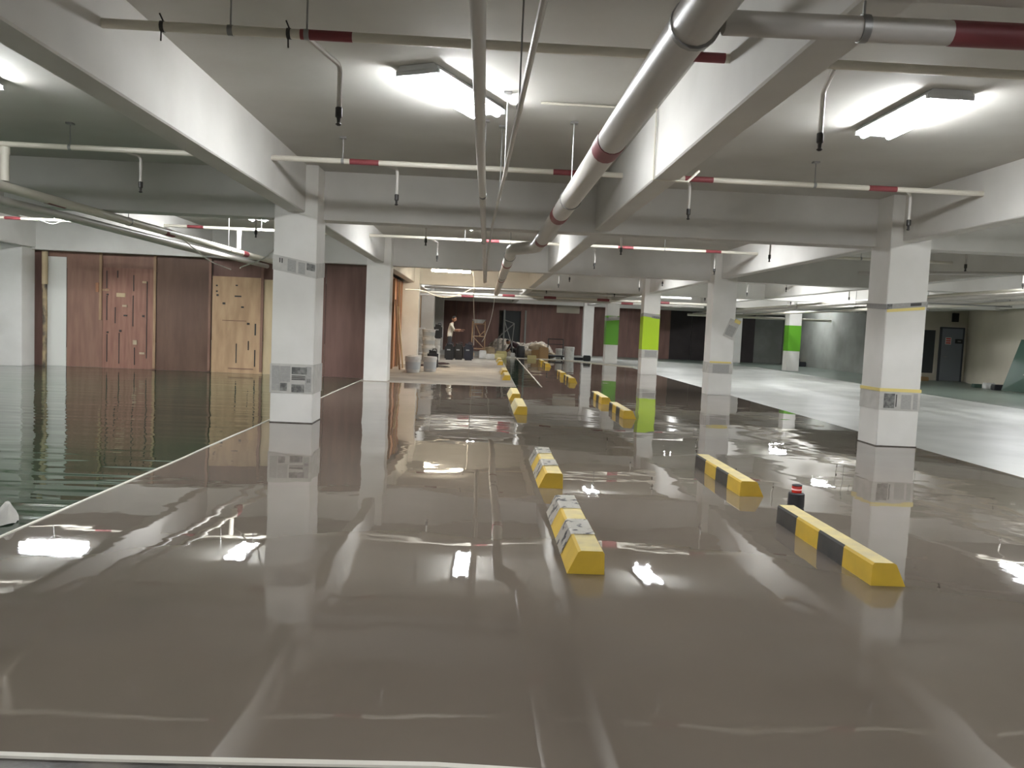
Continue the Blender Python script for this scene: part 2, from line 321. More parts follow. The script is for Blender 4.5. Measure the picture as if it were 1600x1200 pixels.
# ------------------------------------------------------------------ wheel stops
def wheel_stop(xin, xout, y0, n, cols_, label, group, cover=()):
    """prism kerb: upright inner side, sloped outer side, painted in blocks"""
    root = empty('wheel_stop', ((xin+xout)/2, y0, 0), label, 'wheel stop', group)
    L = 1.55; a, b = xin-(xin+xout)/2, xout-(xin+xout)/2; s = 1 if b > a else -1; h = .135; ch = .014
    prof = [(a, 0), (b, 0), (b-s*.060, h-ch*.6), (b-s*.075, h), (a+s*ch, h), (a+s*.004, h-ch)]
    for i in range(n):
        e0 = .0006 if i else 0
        seg = link('painted_segment', prism(NB(), prof, L*i/n+e0, L*(i+1)/n), cols_[i % len(cols_)], root)
        top = NB(); bx(top, min(a+s*ch, b-s*.075)+.001, max(a+s*ch, b-s*.075)-.001, L*i/n+.001, L*(i+1)/n-.001, h-.001, h+.0012)
        link('worn_top', top, 'worn', seg)
    for (c0, c1) in cover:
        k = 1.012; bm = NB(); m_ = 7; q = [(px_*1.03, pz*1.02+.002) for px_, pz in prof[1:5]]
        rows = []
        for t in range(m_):
            yy = c0+(c1-c0)*t/(m_-1)
            rows.append([bm.verts.new((px_, yy+random.uniform(-.02, .02), pz+random.uniform(0, .005))) for px_, pz in q])
        for r1, r2 in zip(rows, rows[1:]):
            for t in range(3): bm.faces.new((r1[t], r1[t+1], r2[t+1], r2[t]))
        bmesh.ops.solidify(bm, geom=bm.faces[:], thickness=-.002)
        link('torn_film', bm, 'film', root)
    return root
ordn = ('nearest', 'second', 'third', 'fourth', 'fifth', 'sixth', 'seventh', 'eighth')
for i, y in enumerate((4.64, 7.16, 13.22, 15.75, 21.75, 24.25, 30.3, 32.8)):
    cl = ('yellow',) if i < 2 else ('yellow',) + ('concrete_end',)*7
    wheel_stop(.752, .535, y, 4 if i < 2 else 8, cl, '%s %s wheel stop of the row beside the dusty floor' % (ordn[i], 'yellow film-patched' if i < 2 else 'dusty yellow'), 'wheel stops in the row below the long pipe', ((.38, .76), (1.12, 1.55)) if i < 2 else ())
for i, y in enumerate((4.60, 7.12, 13.24, 15.75, 21.75, 24.25, 30.3, 32.8)):
    wheel_stop(2.30+.02*(i > 0), 2.505+.03*(i > 0), y, 4, ('yellow', 'black'), '%s black and yellow wheel stop of the row towards the taped column' % ordn[i], 'striped wheel stops')
# warning lamp
p = fl(1243, 793)
wl = empty('warning_lamp', (p.x, p.y, 0), 'small black warning lamp with red lens behind the nearest striped wheel stop', 'warning lamp')
link('lamp_base', lathe(NB(), [(.064, 0), (.068, .01), (.066, .12), (.058, .128)]), 'blackplastic', wl, True)
link('lamp_lens', lathe(NB(), [(.040, .128), (.040, .185), (.034, .195)], 14), 'lensred', wl, True)
link('lamp_cap', lathe(NB(), [(.042, .185), (.042, .193), (.02, .2)], 14), 'blackplastic', wl, True)
link('bulb', lathe(NB(), [(.012, .130), (.041, .150), (.041, .162), (.01, .164)], 14), 'lens', wl, True)

# ------------------------------------------------------------------ newspaper, tape and painted bands on the columns
def wrap_band(X, y, z0, z1, name, m, label, cat, tilt=0, off=.006, back_=True, cover=('f', 'r', 'l')):
    h = CW/2 + off; root = empty(name, (X, y+CW/2, 0), label, cat)
    def piece(pts, nm):                      # pts: four corners of one sheet face, given a little thickness
        return link(nm, plate(NB(), pts, .002), m, root)
    t = tilt
    if 'f' in cover: piece([(-h, -h, z0+t), (h, -h, z0-t), (h, -h, z1-t), (-h, -h, z1+t)], 'front_sheet')
    if 'r' in cover: piece([(h, -h, z0-t), (h, h, z0), (h, h, z1), (h, -h, z1-t)], 'side_sheet')
    if 'l' in cover: piece([(-h, h, z0), (-h, -h, z0+t), (-h, -h, z1+t), (-h, h, z1)], 'side_sheet')
    return root
def pic(root, x0, x1, z0, z1, m, name, tilt=0, off=.0105):
    h = CW/2 + off; bm = NB(); k = tilt/(CW/2)
    plate(bm, ((x0, -h, z0-k*x0), (x1, -h, z0-k*x1), (x1, -h, z1-k*x1), (x0, -h, z1-k*x0)), .001); return link(name, bm, m, root)
def zpx(x, y, Y): return aty(x, y, Y).z
n1 = wrap_band(XL, Y0, .40, .79, 'newspaper_wrap', 'paper', 'newspaper sheet wrapped low around the column by the green floor', 'newspaper', .0, .008)
for a in ((-.26, -.16, .43, .76), (-.155, -.02, .55, .76), (.18, .26, .43, .76)): pic(n1, *a, 'print', 'text_column', 0, .0125)
for a in ((.0, .20, .655, .75), (-.15, -.06, .43, .535), (.0, .17, .415, .52), (.20, .25, .55, .6)): pic(n1, *a, 'photo', 'printed_photo', 0, .0130)
for i in range(3): pic(n1, .0, .18, .625-.022*i, .637-.022*i, 'dark', 'headline', 0, .0130)
n2 = wrap_band(XL, Y0, 1.98, 2.18, 'newspaper_strip', 'paper', 'slanting newspaper strip high on the column by the green floor', 'newspaper', .05, .006, cover=('f', 'r'))
for a in ((-.09, .02, 2.0, 2.16), (.05, .14, 2.0, 2.15)): pic(n2, *a, 'print', 'text_column', .05)
pic(n2, .16, .27, 2.07, 2.16, 'photo', 'printed_photo', .05); pic(n2, -.20, -.185, 2.09, 2.15, 'dark', 'headline', .05); pic(n2, -.17, -.155, 2.09, 2.15, 'dark', 'headline', .05)
n3 = wrap_band(XR, Y0, .50, .76, 'newspaper_wrap', 'paper', 'newspaper band low on the near taped column', 'newspaper', 0, .006)
for a in ((0.02, .16, .52, .72), (.19, .25, .52, .74)): pic(n3, *a, 'print', 'text_column')
pic(n3, -.22, -.07, .53, .73, 'photo', 'printed_photo'); pic(n3, -.055, -.04, .55, .72, 'dark', 'headline')
wrap_band(XR, Y0, .755, .80, 'masking_tape', 'tape', 'yellow masking tape above the low newspaper on the near column', 'tape', 0, .012, cover=('f', 'l'))
n4 = wrap_band(XR, Y0, 1.90, 1.97, 'newspaper_strip', 'print', 'torn newspaper strip with tape high on the near taped column', 'newspaper', -.03, .006, cover=('f', 'l'))
pic(n4, -.27, -.20, 1.90, 1.97, 'photo', 'printed_photo', -.03); pic(n4, .05, .2, 1.92, 1.96, 'dark', 'printed_photo', -.03); pic(n4, -.27, .25, 1.86, 1.90, 'tape', 'tape_edge', -.03)
n5 = wrap_band(XR, Y0+T, .52, .78, 'newspaper_wrap', 'paper', 'newspaper band low on the second column of the taped row', 'newspaper', 0, .006, cover=('f', 'l'))
pic(n5, -.2, .2, .54, .74, 'print', 'text_column'); pic(n5, -.28, .24, .77, .81, 'tape', 'tape_edge')
n6 = empty('newspaper_scrap', (XR+.20, Y0+T-.02, 1.62), 'newspaper scrap hanging crooked from the second column of the taped row', 'newspaper')
n6.rotation_euler = (0, math.radians(22), 0); link('loose_sheet', bx(NB(), -.13, .13, -.012, -.006, -.25, .2), 'paper', n6); link('text_column', bx(NB(), -.1, .1, -.015, -.013, -.2, .05), 'print', n6)
link('tape_knot', bx(NB(), -.02, .14, -.02, .0, .14, .24, .01), 'tape', n6)
def painted(key, z0, z1, m):
    o, a, b, y = cols[key]; bm = NB(); e = .003
    bx(bm, a-e, b+e, y-e, y+CW+e, z0, z1); return link('painted_band', bm, m, o)
painted('R3', .85, 2.07, 'lime'); painted('R4', .83, 2.12, 'leaf'); painted('RR4', .9, 2.05, 'leaf')
n7 = wrap_band(XR, Y0+2*T, .56, .84, 'newspaper_wrap', 'paper', 'grey paper band under the lime band', 'newspaper', 0, .006, cover=('f', 'l')); pic(n7, -.18, .24, .6, .82, 'print', 'text_column')
n8 = wrap_band(XR, Y0+2*T, 1.96, 2.08, 'newspaper_strip', 'print', 'torn paper strip at the top of the lime band', 'newspaper', .03, .008, cover=('f', 'l')); pic(n8, .0, .26, 1.94, 2.02, 'photo', 'printed_photo', .03)
n9 = wrap_band(XR, Y0+3*T, 1.92, 2.06, 'newspaper_strip', 'print', 'ragged paper strip across the leaf green band', 'newspaper', -.03, .008, cover=('f', 'l')); pic(n9, -.2, .2, 2.0, 2.1, 'paper', 'loose_flap', -.03)
for key, lab in (('L1', 'low dark skirting tape at the foot of the newspaper column'), ('R1', 'broken dark tape at the foot of the near taped column')):
    o, a, b, y = cols[key]; link('foot_tape', bx(NB(), a-.004, b+.004, y-.004, y+CW+.004, 0, .012), 'dirty', o)

# ------------------------------------------------------------------ pipes
def pipe(name, pts, r, label, m='pipe', bands=(), n=12, group='ceiling pipes', bandr=1.06, hangers=(), bm_='red', cat='pipe'):
    pts = [Vector(p) for p in pts]; root = empty(name, pts[0], label, cat, group); o0 = pts[0]
    link('pipe_run', tube(NB(), [p-o0 for p in pts], r, n), m, root, True)
    for a, b in bands:
        link('red_band', tube(NB(), [Vector(a)-o0, Vector(b)-o0], r*bandr, n), bm_, root, True)
    for h in hangers:
        h = Vector(h)-o0; rod = link('hanger_rod', tube(NB(), [h+Vector((0, 0, r)), Vector((h.x, h.y, CEIL-o0.z))], .006, 6), 'steel', root)
        d = (pts[1]-pts[0]).normalized()
        link('pipe_clamp', tube(NB(), [h-d*.016, h+d*.016], r*1.12, n), 'steel', rod, True)
        link('ceiling_plate', bx(NB(), h.x-.035, h.x+.035, h.y-.035, h.y+.035, CEIL-o0.z-.02, CEIL-o0.z), 'steel', rod)
    return root
BL = [XL + k*S/2 for k in range(-3, 6)]
bay_names = {0: 'left of the newspaper column row beyond the low pipes', 1: 'between the low pipes and newspaper column row', 2: 'either side of the long pipe', 3: 'ahead of the taped column row', 4: 'past the taped column row', 5: 'near the far right wall', 6: 'by the curved wall'}
rows = ((5.26, 'first'), (9.28, 'second'), (13.7, 'third'), (17.0, 'fourth'), (22.2, 'fifth'), (25.6, 'sixth'), (30.6, 'seventh'))
rowband = {0: (.45, -.05), 1: (.22, .75), 2: (.1, .55), 3: (.3, .8), 4: (.2,), 5: (.3, .7), 6: (.2, .7)}
bay_w = ('outermost left', 'left', 'long pipe', 'middle right', 'right', 'outer right')
for ri, (y, rn) in enumerate(rows):
    for bi in range(0, 6):
        xa = XL + (bi-2)*S/2 + .118; xb = XL + (bi-1)*S/2 - .118
        if bi < 2 and y > 19: continue
        z = 3.15
        if ri == 0 and bi not in (2, 3): continue
        fr = {(0, 2): (.31, .91), (0, 3): (.0,), (1, 2): (.22, .80), (1, 3): (.12, .66), (1, 1): (.92,)}.get((ri, bi), ((.25, .72), (.12,), (.6,))[(ri+bi) % 3])
        bands = [((xa+(xb-xa)*q, y, z), (xa+(xb-xa)*q+.32, y, z)) for q in fr]
        hang = [(xa+(xb-xa)*q, y, z) for q in ((.20, .32) if (ri, bi) == (0, 2) else (.2,))] if ri in (0, 1) and bi == 2 else [(xa+(xb-xa)*.5, y, z)]
        pipe('sprinkler_pipe', [(xa-.05, y, z), (xb+.05, y, z)], .030, 'cream sprinkler pipe with red bands, %s row from the camera, %s ceiling bay' % (rn, bay_w[bi]), 'pipe', bands, group='sprinkler branch pipes', hangers=hang)
for tx, tl_ in ((-2.05, 'beside the big beam'), (-1.28, 'past the first maroon band')):
    zt = NB(); tube(zt, [(-.012, 0, 0), (.012, 0, 0)], .034, 12); tube(zt, [(0, -.02, -.03), (.01, -.05, -.10)], .005, 5); tube(zt, [(0, .02, .03), (-.02, .0, .08)], .005, 5)
    o = link('cable_tie', zt, 'dark'); o.location = (tx, 5.26, 3.15); tag(o, 'black cable tie on the nearest sprinkler pipe ' + tl_, 'cable tie', 'cable ties')
# sprinkler drops
def drop(x, y, ypipe, label, zb=2.74, arm=True):
    root = empty('sprinkler_drop', (x, y, zb), label, 'sprinkler', 'sprinkler drops'); H = 3.12-zb
    pts = [(-.12, ypipe-y+.028, H+.02)] + bend((-.12, ypipe-y+.028, H+.02), (0, 0, H), (0, 0, .12), .05) + [(0, 0, .10)]
    link('drop_pipe', tube(NB(), pts, .017, 8), 'gpipe', root, True)
    link('sprinkler_head', lathe(NB(), [(.010, -.02), (.022, -.01), (.012, 0), (.014, .03), (.024, .04), (.024, .10), (.018, .105)], 10), 'dark', root, True)
side_w = {-8: 'outermost left', -3.9: 'left', -1.05: 'long pipe', 2.28: 'middle right', 4.85: 'taped column', 8.3: 'right', 11.6: 'outer right'}
for y, yp, rn in ((5.75, 5.26, 'first'), (9.45, 9.28, 'second'), (14.1, 13.7, 'third'), (17.5, 17.0, 'fourth'), (22.6, 22.2, 'fifth'), (26.0, 25.6, 'sixth'), (31.0, 30.6, 'seventh')):
    for x in (-3.9, -1.05, 2.28, 4.85, 8.3, 11.6):
        if x < -3 and (y > 19 or y < 6): continue
        if y < 6 and x > 3: continue
        if x == -1.05 and y > 21: continue
        drop(x, y, yp, 'sprinkler drop with dark head, %s row from the camera, %s side' % (rn, side_w[x]))
# long slender pipe overhead and its thin companion
pipe('long_pipe', [(-.08, -2, 2.70), (-.08, 6, 2.69), (-.05, 14, 2.68), (-.05, 24, 2.68)], .034, 'long grey pipe running straight away overhead', 'gpipe', hangers=[(-.065, 8.2, 2.68), (-.06, 12.6, 2.68)])
pipe('thin_conduit', [(.24, 1.5, 2.70), (.18, 3.3, 2.68), (.12, 7, 2.68), (.05, 10.4, 2.68), (.0, 16, 2.68), (.0, 24, 2.68)], .016, 'thin conduit slanting beside the long overhead pipe', 'gpipe', n=8, hangers=[(.15, 4.9, 2.69), (.12, 7.2, 2.69), (.1, 8.4, 2.69)])
# large drain pipe with jog
bigpts = [(.83, -2, 2.68), (.80, 6, 2.68)] + [tuple(q) for q in bend((.80, 6, 2.68), (.76, 12.75, 2.66), (.40, 13.35, 2.66), .22)] + [tuple(q) for q in bend((.76, 12.75, 2.66), (.40, 13.35, 2.66), (.40, 30, 2.66), .22)] + [(.40, 31, 2.66)]
pipe('drain_pipe', bigpts, .096, 'thick pale drain pipe with maroon bands that jogs sideways', 'gpipe',
     [((.8017, 5.55, 2.68), (.8006, 5.85, 2.68)), ((.7822, 9.0, 2.6711), (.7804, 9.3, 2.6702)), ((.7668, 11.6, 2.6634), (.7653, 11.85, 2.6627)), ((.40, 16.2, 2.66), (.40, 16.5, 2.66)), ((.40, 21.5, 2.66), (.40, 21.8, 2.66))], 18, bandr=1.05, hangers=[(.815, 3.45, 2.68), (.79, 8.1, 2.676), (.4, 14.6, 2.66), (.4, 20.5, 2.66)])
pipe('branch_pipe', [(.925, 3.42, 2.68), (2.6, 3.40, 2.69), (5.4, 3.38, 2.70)], .050, 'branch pipe crossing under the beam with a wide dark band', 'gpipe', [((1.86, 3.41, 2.686), (2.19, 3.405, 2.687))], 14, bandr=1.03, hangers=[(1.5, 3.41, 2.684)])
# low pipes on the left
pipe('supply_pipe', [(-5.32, 5, 2.70), (-5.30, 9, 2.69), (-5.02, 17.6, 2.68), (-4.9, 19.9, 2.68)], .058, 'low supply pipe with maroon bands in front of the brown boards', 'pipe',
     [((-5.27, 10.1, 2.688), (-5.26, 10.5, 2.688)), ((-5.16, 13.4, 2.684), (-5.15, 13.75, 2.684)), ((-5.03, 17.2, 2.680), (-5.02, 17.5, 2.680))], hangers=[(-5.2, 12.2, 2.686), (-5.06, 16.4, 2.681)])
pipe('supply_pipe', [(-5.62, 5, 2.60), (-5.62, 9, 2.60), (-5.34, 16.5, 2.60), (-5.22, 19.9, 2.60)], .05, 'second low pipe running just under the maroon-banded supply pipe', 'gpipe')
for x, y, lab in ((-5.29, 9.28, 'short white riser joining the near cross pipe and low supply pipe'), (-5.04, 17.0, 'short white riser further along the low supply pipe')):
    rp = empty('riser_pipe', (x, y, 2.69), lab, 'pipe', 'risers to the low pipe')
    link('pipe_run', tube(NB(), [(0, 0, .063), (0, 0, .425)], .045, 12), 'pipe', rp, True); link('tee_collar', tube(NB(), [(0, 0, .35), (0, 0, .427)], .052, 12), 'pipe', rp, True)
# pipes across the far bays
for i, (y, z, m) in enumerate(((33.9, 2.70, 'pipe'), (34.5, 2.62, 'gpipe'), (32.7, 2.86, 'gpipe'))):
    bands = [((q, y, z), (q+.5, y, z)) for q in ((.7, 2.4, 4.6, 7.1) if i == 0 else (-1.0, 5.7))]
    pipe('cross_pipe', [(XL-.2, y, z), (10.2-i, y, z)], .05, ('front', 'rear', 'upper')[i] + ' one of three long pipes crossing before the dark back boards', m, bands if i < 2 else [], group='far cross pipes')
for i, (x, z, r) in enumerate(((11.85, 2.70, .06), (12.3, 2.62, .05), (12.75, 2.70, .05), (11.3, 2.58, .045), (13.2, 2.56, .05))):
    pipe('rack_pipe', [(x, 8, z), (x-.03, 26, z), (x-.1, 44, z)], r, ('first', 'second', 'third', 'fourth', 'fifth')[i] + ' pipe of the rack that runs along the far right side', 'gpipe' if i % 2 else 'pipe', group='rack of service pipes', hangers=[(x, 8.2+5*k, z) for k in ()])
pipe('cross_pipe', [(9.95, 40.2, 2.42), (17.2, 40.4, 2.42)], .06, 'pipe crossing low before the grey concrete wall', 'pipe', group='far cross pipes')
for i, y in enumerate((20.6, 24.5, 29.2)):
    tr = empty('pipe_trapeze', (12.2, y, 2.5), '%s steel hanger under the pipe rack' % ('near', 'middle', 'far')[i], 'hanger', 'rack hangers')
    link('cross_bar', bx(NB(), -1.1, 1.2, -.03, .03, -.03, .0), 'steel', tr)
    for x in (-1.05, 1.15): link('hanger_rod', tube(NB(), [(x, 0, 0), (x, 0, CEIL-2.5)], .008, 6), 'steel', tr)
pipe('cable_tray', [(6.6, 14.5, 2.64), (9, 13.9, 2.70), (11.1, 13.4, 2.75)], .03, 'thin pipe slanting beyond the near taped column', 'gpipe')
# conduit down the middle beam
xf = XL + S/2 - .118
p0 = fl(1028, 168, CEIL); yc = p0.y
pipe('conduit', [(.42, yc, CEIL-.015), (xf-.02, yc, CEIL-.015), (xf-.016, yc, SOF-.016), (xf+.30, yc+.02, SOF-.016), (xf+.42, yc+.1, SOF+.1)], .011, 'thin white conduit down the face of the middle beam', 'pipe', n=8)

# ------------------------------------------------------------------ lamps
def lamp(x, y, z, label, warm=False, rz=0, tube_m='led'):
    root = empty('batten_lamp', (x, y, z), label, 'lamp', 'ceiling batten lamps', rz)
    hw_ = .09 if warm else .19; st = .045 if warm else .12
    link('lamp_housing', prism(NB(), [(-hw_, .0), (hw_, .0), (hw_*.8, .045), (-hw_*.8, .045)], -.64, .64), 'silver', root)
    for s in (-st, st):
        t = link('led_tube', tube(NB(), [(s, -.60, -.032), (s, .60, -.032)], .04 if warm else .03, 8), 'warm' if warm else tube_m, root, True)
    for e in (-.62, .62): link('end_cap', bx(NB(), -hw_, hw_, e-.015, e+.015, -.030, .005), 'silver', root)
    if CEIL-z > .08:
        for e in (-.4, .4): link('hanger_rod', tube(NB(), [(0, e, .05), (0, e, CEIL-z)], .006, 6), 'steel', root)
LZ = CEIL - .047
for x, y, lab in ((-.33, 7.15, 'bright lamp nearest overhead beside the long pipe'), (3.58, 7.1, 'bright lamp nearest overhead past the middle beam'), (-4.6, 7.1, 'bright lamp over the low supply pipe near the camera'),
        (7.75, 7.1, 'bright lamp near the camera past the taped column row'), (-8.35, 16.3, 'lamp at the far left over the green floor'), (-4.62, 16.3, 'lamp behind the first cross beam over the green floor'),
        (-.22, 16.1, 'lamp behind the first cross beam beside the long pipe'), (3.42, 15.8, 'lamp behind the first cross beam past the drain pipe'), (11.65, 16.7, 'lamp over the pale floor beside the pipe rack'),
        (3.4, 24.2, 'lamp in the third bay past the drain pipe'), (7.7, 24.2, 'lamp in the third bay past the taped column row'), (15.7, 23.3, 'lamp near the curved wall'), (7.6, 32.2, 'lamp in the fourth bay past the lime column'), (15.6, 41.2, 'fill lamp added in the last bay before the grey wall'), (12.8, 34.6, 'lamp in the far bay beside the green-banded distant column'),  # the lamp before the grey wall is added to brighten that wall
        (-.4, 33.0, 'lamp in the fourth bay over the pails'), (3.4, 41.2, 'fill lamp added in the last bay above the trolley'), (9.6, 41.2, 'fill lamp added in the last bay past the green columns'), (-8.4, 13.4, 'fill lamp added just out of view over the green floor'), (-12.4, 14.5, 'fill lamp added out of view before the brown boards'), (-8.35, 7.1, 'fill lamp added near the camera over the far side of the green floor'), (11.65, 7.1, 'fill lamp added near the camera over the pale floor'), (11.65, 27.0, 'fill lamp added in the third bay over the pale floor'), (7.7, -1.4, 'fill lamp added behind the camera past the taped column row'),  # all but the first here: unseen lamps added as fill light
        (-.33, -1.4, 'lamp behind the camera beside the long pipe'), (3.58, -1.4, 'lamp behind the camera past the middle beam'), (-4.6, -1.4, 'lamp behind the camera on the left')):
    lamp(x, y, LZ, 'white ' + lab, False, math.pi/2 if lab.startswith('lamp at the far left') else -.45 if y == 7.15 else 0, 'led_soft' if y == 7.15 or (x, y) in ((3.58, 7.1), (-4.6, 7.1)) else 'led')
p = aty(705, 423, 26.0)
lamp(p.x, 26.0, p.z+.02, 'warm glowing tube lamp hung crosswise above the dusty floor', True, math.pi/2)
def cable(name, pts, label, r=.008, m='wire'):
    pts = [Vector(q) for q in pts]; cu = []
    for i in range(len(pts)-1):
        a, b, c, d = pts[max(i-1, 0)], pts[i], pts[i+1], pts[min(i+2, len(pts)-1)]
        for t in (0, .25, .5, .75): cu.append(.5*((2*b) + (c-a)*t + (2*a-5*b+4*c-d)*t*t + (3*b-a-3*c+d)*t**3))
    cu.append(pts[-1]); o0 = cu[0]
    o = link(name, tube(NB(), [q-o0 for q in cu], r, 6), m, None, True); o.location = o0
    return tag(o, label, 'cable', 'hanging cables')
def P(x, y, Y): return tuple(aty(x, y, Y))
cable('hanging_cable', [P(738, 422, 26), P(741, 440, 26.2), P(740, 470, 27), P(741, 505, 34), P(740, 540, 35)], 'thin cable hanging from the warm tube lamp to the wooden tower', .012)
cable('hanging_cable', [P(773, 465, 33.8), P(768, 495, 35.2), P(758, 525, 36), P(753, 534, 36.3)], 'cable hanging between the two small towers', .012)
cable('hanging_cable', [P(632, 452, 25), P(660, 454, 26), P(685, 463, 27), P(710, 463, 27), P(738, 451, 26.2)], 'slack cable strung from the orange wall to the warm lamp wire', .014)
cable('hanging_cable', [(-5.135, 14.0, 2.684), P(322, 404, 14), P(345, 415, 14), P(361, 421, 14)], 'white cable end dangling from the low supply pipe', .010)
cable('hanging_cable', [(XL-.28, 11.25, aty(429, 383, 11.25).z), P(412, 404, 13), P(380, 416, 14), P(375, 419, 14)], 'white cable looping from the newspaper column', .010)
cable('hanging_cable', [P(30, 337, 12), P(62, 344, 14), P(82, 350, 15.5), P(110, 344, 16), P(165, 346, 17)], 'slack cable above the far left column', .010)

# ------------------------------------------------------------------ door, signs and things by the far walls
DY = 32.97
a = aty(1463, 592, DY); b = aty(1500, 594, DY)
d1 = bpy.data.objects.new('door_1', None); COL.objects.link(d1); d1.location = (a.x, DY, 0); struct(d1, 'grey steel door in the beige wall')
wd = b.x-a.x; hd = 2.2
link('door_leaf', bx(NB(), .06, wd-.06, -.05, .0, .01, hd-.06, .004), 'door', d1)
for q in ((0, .06, -.07, .02, 0, hd), (wd-.06, wd, -.07, .02, 0, hd), (0, wd, -.07, .02, hd-.06, hd)): link('door_frame', bx(NB(), *q), 'doorframe', d1)
link('door_handle', tube(NB(), [(.16, -.05, 1.0), (.16, -.10, 1.0), (.30, -.10, 1.0)], .014, 8), 'steel', d1)
nt_ = empty('door_notice', (a.x+.22, DY-.055, 1.5), 'small white notice with red print on the grey door', 'notice')
link('notice_sheet', bx(NB(), 0, .24, -.006, 0, 0, .28), 'whiteboard', nt_)
for i in range(3): link('print_row', bx(NB(), .02, .22, -.008, -.006, .03+.085*i, .085+.085*i), 'noticered', nt_)
ns = empty('door_sign', (a.x+.62, DY-.06, 1.55), 'dark nameplate on the hinge side of the grey door', 'sign')
link('sign_plate', bx(NB(), 0, .32, -.01, 0, 0, .18), 'sign', ns); link('print_row', bx(NB(), .1, .24, -.012, -.010, .07, .11), 'grey_wall', ns)
ex = empty('wall_box', (a.x+.42, DY-.02, 2.42), 'small dark box mounted above the grey door', 'box')
link('box_case', bx(NB(), 0, .26, -.10, 0, 0, .36, .01), 'sign', ex); link('box_rim', bx(NB(), -.02, .28, -.02, .0, -.03, .39), 'beige_wall', ex)
a2 = aty(1438, 580, DY).x
d2 = bpy.data.objects.new('window_1', None); COL.objects.link(d2); d2.location = (a2, DY, 0); struct(d2, 'dark opening with pale frame beside the door')
b2 = aty(1457, 580, DY).x - a2
link('dark_pane', bx(NB(), 0, b2, .0, .02, .30, 2.05), 'opening', d2)
for q in ((-.06, 0, .3, 2.1), (b2, b2+.06, .3, 2.1), (-.06, b2+.06, 2.05, 2.12), (-.06, b2+.06, .22, .30)): link('window_frame', bx(NB(), q[0], q[1], -.04, .03, q[2], q[3]), 'beige_wall', d2)
gb = empty('leaning_panel', (17.45, 26.1, 0), 'dark green panel leaning on the curved wall', 'panel')
link('panel_sheet', plate(NB(), ((0, .9, .02), (.35, -2.2, .02), (.60, -2.2, 1.75), (.42, .7, 1.75)), .03), 'greenboard', gb)
link('panel_rail', tube(NB(), [(.12, .0, .6), (.28, -1.6, .6)], .02, 8), 'steel', gb)
def block(name, x, y, w_, d_, h_, m, label, cat, group=None, rz=0):
    r_ = empty(name, (x, y, 0), label, cat, group, rz)
    link('block_body', bx(NB(), -w_/2, w_/2, -d_/2, d_/2, 0, h_, min(w_, d_, h_)*.12), m, r_)
    link('block_lid', bx(NB(), -w_/2*.9, w_/2*.9, -d_/2*.9, d_/2*.9, h_-.002, h_+.012), m, r_); return r_
for x, y, w_, h_, m, lab in ((1560, 607, .3, .12, 'greenboard', 'small green block at the foot of the leaning panel'), (1572, 609, .35, .2, 'whiteplastic', 'small white tub at the foot of the leaning panel'), (1590, 611, .4, .18, 'blackplastic', 'dark tub at the foot of the leaning panel'),
        (1455, 594, .4, .2, 'yellowbox', 'pale yellow block beside the grey door'), (1470, 596, .5, .15, 'carton', 'carton on the floor before the grey door'),
        (1272, 573, .8, .22, 'carton', 'brown carton by the distant grey wall'), (1282, 574, .5, .2, 'yellowbox', 'yellowish box by the distant grey wall'), (1303, 575, .5, .25, 'blackplastic', 'dark box by the distant grey wall'), (1339, 571, .3, .4, 'blackplastic', 'black pot near the end of the grey wall')):
    p = fl(x, y); block('floor_block', min(p.x, 17.0) if y < 590 else min(p.x, 17.6), min(p.y, 44), w_, w_*.7, h_, m, lab, 'box')

bm = NB(); bmesh.ops.create_icosphere(bm, subdivisions=4, radius=1)
for v in bm.verts: v.co = Vector((v.co.x*.26, v.co.y*.20, max(0, v.co.z)*.12*(1+.5*math.sin(9*v.co.x+4*v.co.y)) + random.uniform(0, .018)))
p = fl(-40, 815); o = link('crumpled_sheet', bm, 'paper', None, True); o.location = (p.x, p.y, .0); tag(o, 'crumpled pale sheet on the green floor at the picture edge', 'sheet')

# ------------------------------------------------------------------ site clutter on the dusty floor
def pail(x, y, z, r, h, label, m='whiteplastic', group='white pails', band=True):
    root = empty('paint_pail', (x, y, z), label, 'pail', group, random.uniform(0, 6))
    link('pail_body', lathe(NB(), [(r*.88, 0), (r*.9, .01), (r, h*.82), (r*.98, h*.83)], 18), m, root, True)
    link('pail_rim', lathe(NB(), [(r*1.04, h*.82), (r*1.05, h*.86), (r*1.03, h*.96)], 18), m, root, True)
    link('pail_lid', lathe(NB(), [(r*1.02, h*.955), (r*.98, h)], 18), m, root, True)
    if band: link('pail_print', lathe(NB(), [(r*.925, h*.2), (r*.99, h*.65)], 18), 'bluegrey', root, True)
    link('pail_handle', tube(NB(), [(r*1.05*math.cos(t), -r*.25*math.sin(t)-r*.6*math.sin(t), h*.8-.12*math.sin(t)) for t in [math.pi*i/8 for i in range(9)]], .005, 5), 'steel', root)
    return root
pail(-2.0, 23.6, .001, .22, .46, 'open whitish pail nearest the plain column'); pail(-2.02, 24.4, .001, .2, .46, 'white pail behind the one nearest the column'); pail(-1.56, 24.4, .001, .2, .44, 'white pail between the first pails and black jerrycan')
for i in range(4): pail(-2.04, 30.6, .001+.302*i, .24, .30, 'pail with grey print, %s in the tall stack' % ('lowest', 'second from bottom', 'third from bottom', 'topmost')[i], group='stacked pails')
for i in range(4): pail(-2.46, 31.7, .001+.312*i, .20, .31, 'white pail, %s in the stack half hidden by the column' % ('lowest', 'second from bottom', 'third from bottom', 'topmost')[i], group='stacked pails', band=False)
for i in range(3): pail(aty(680, 560, 32.2).x, 32.2, .001+.282*i, .18, .28, 'white pail, %s in the low stack beside the tall stack' % ('lowest', 'middle', 'topmost')[i], group='stacked pails', band=False)
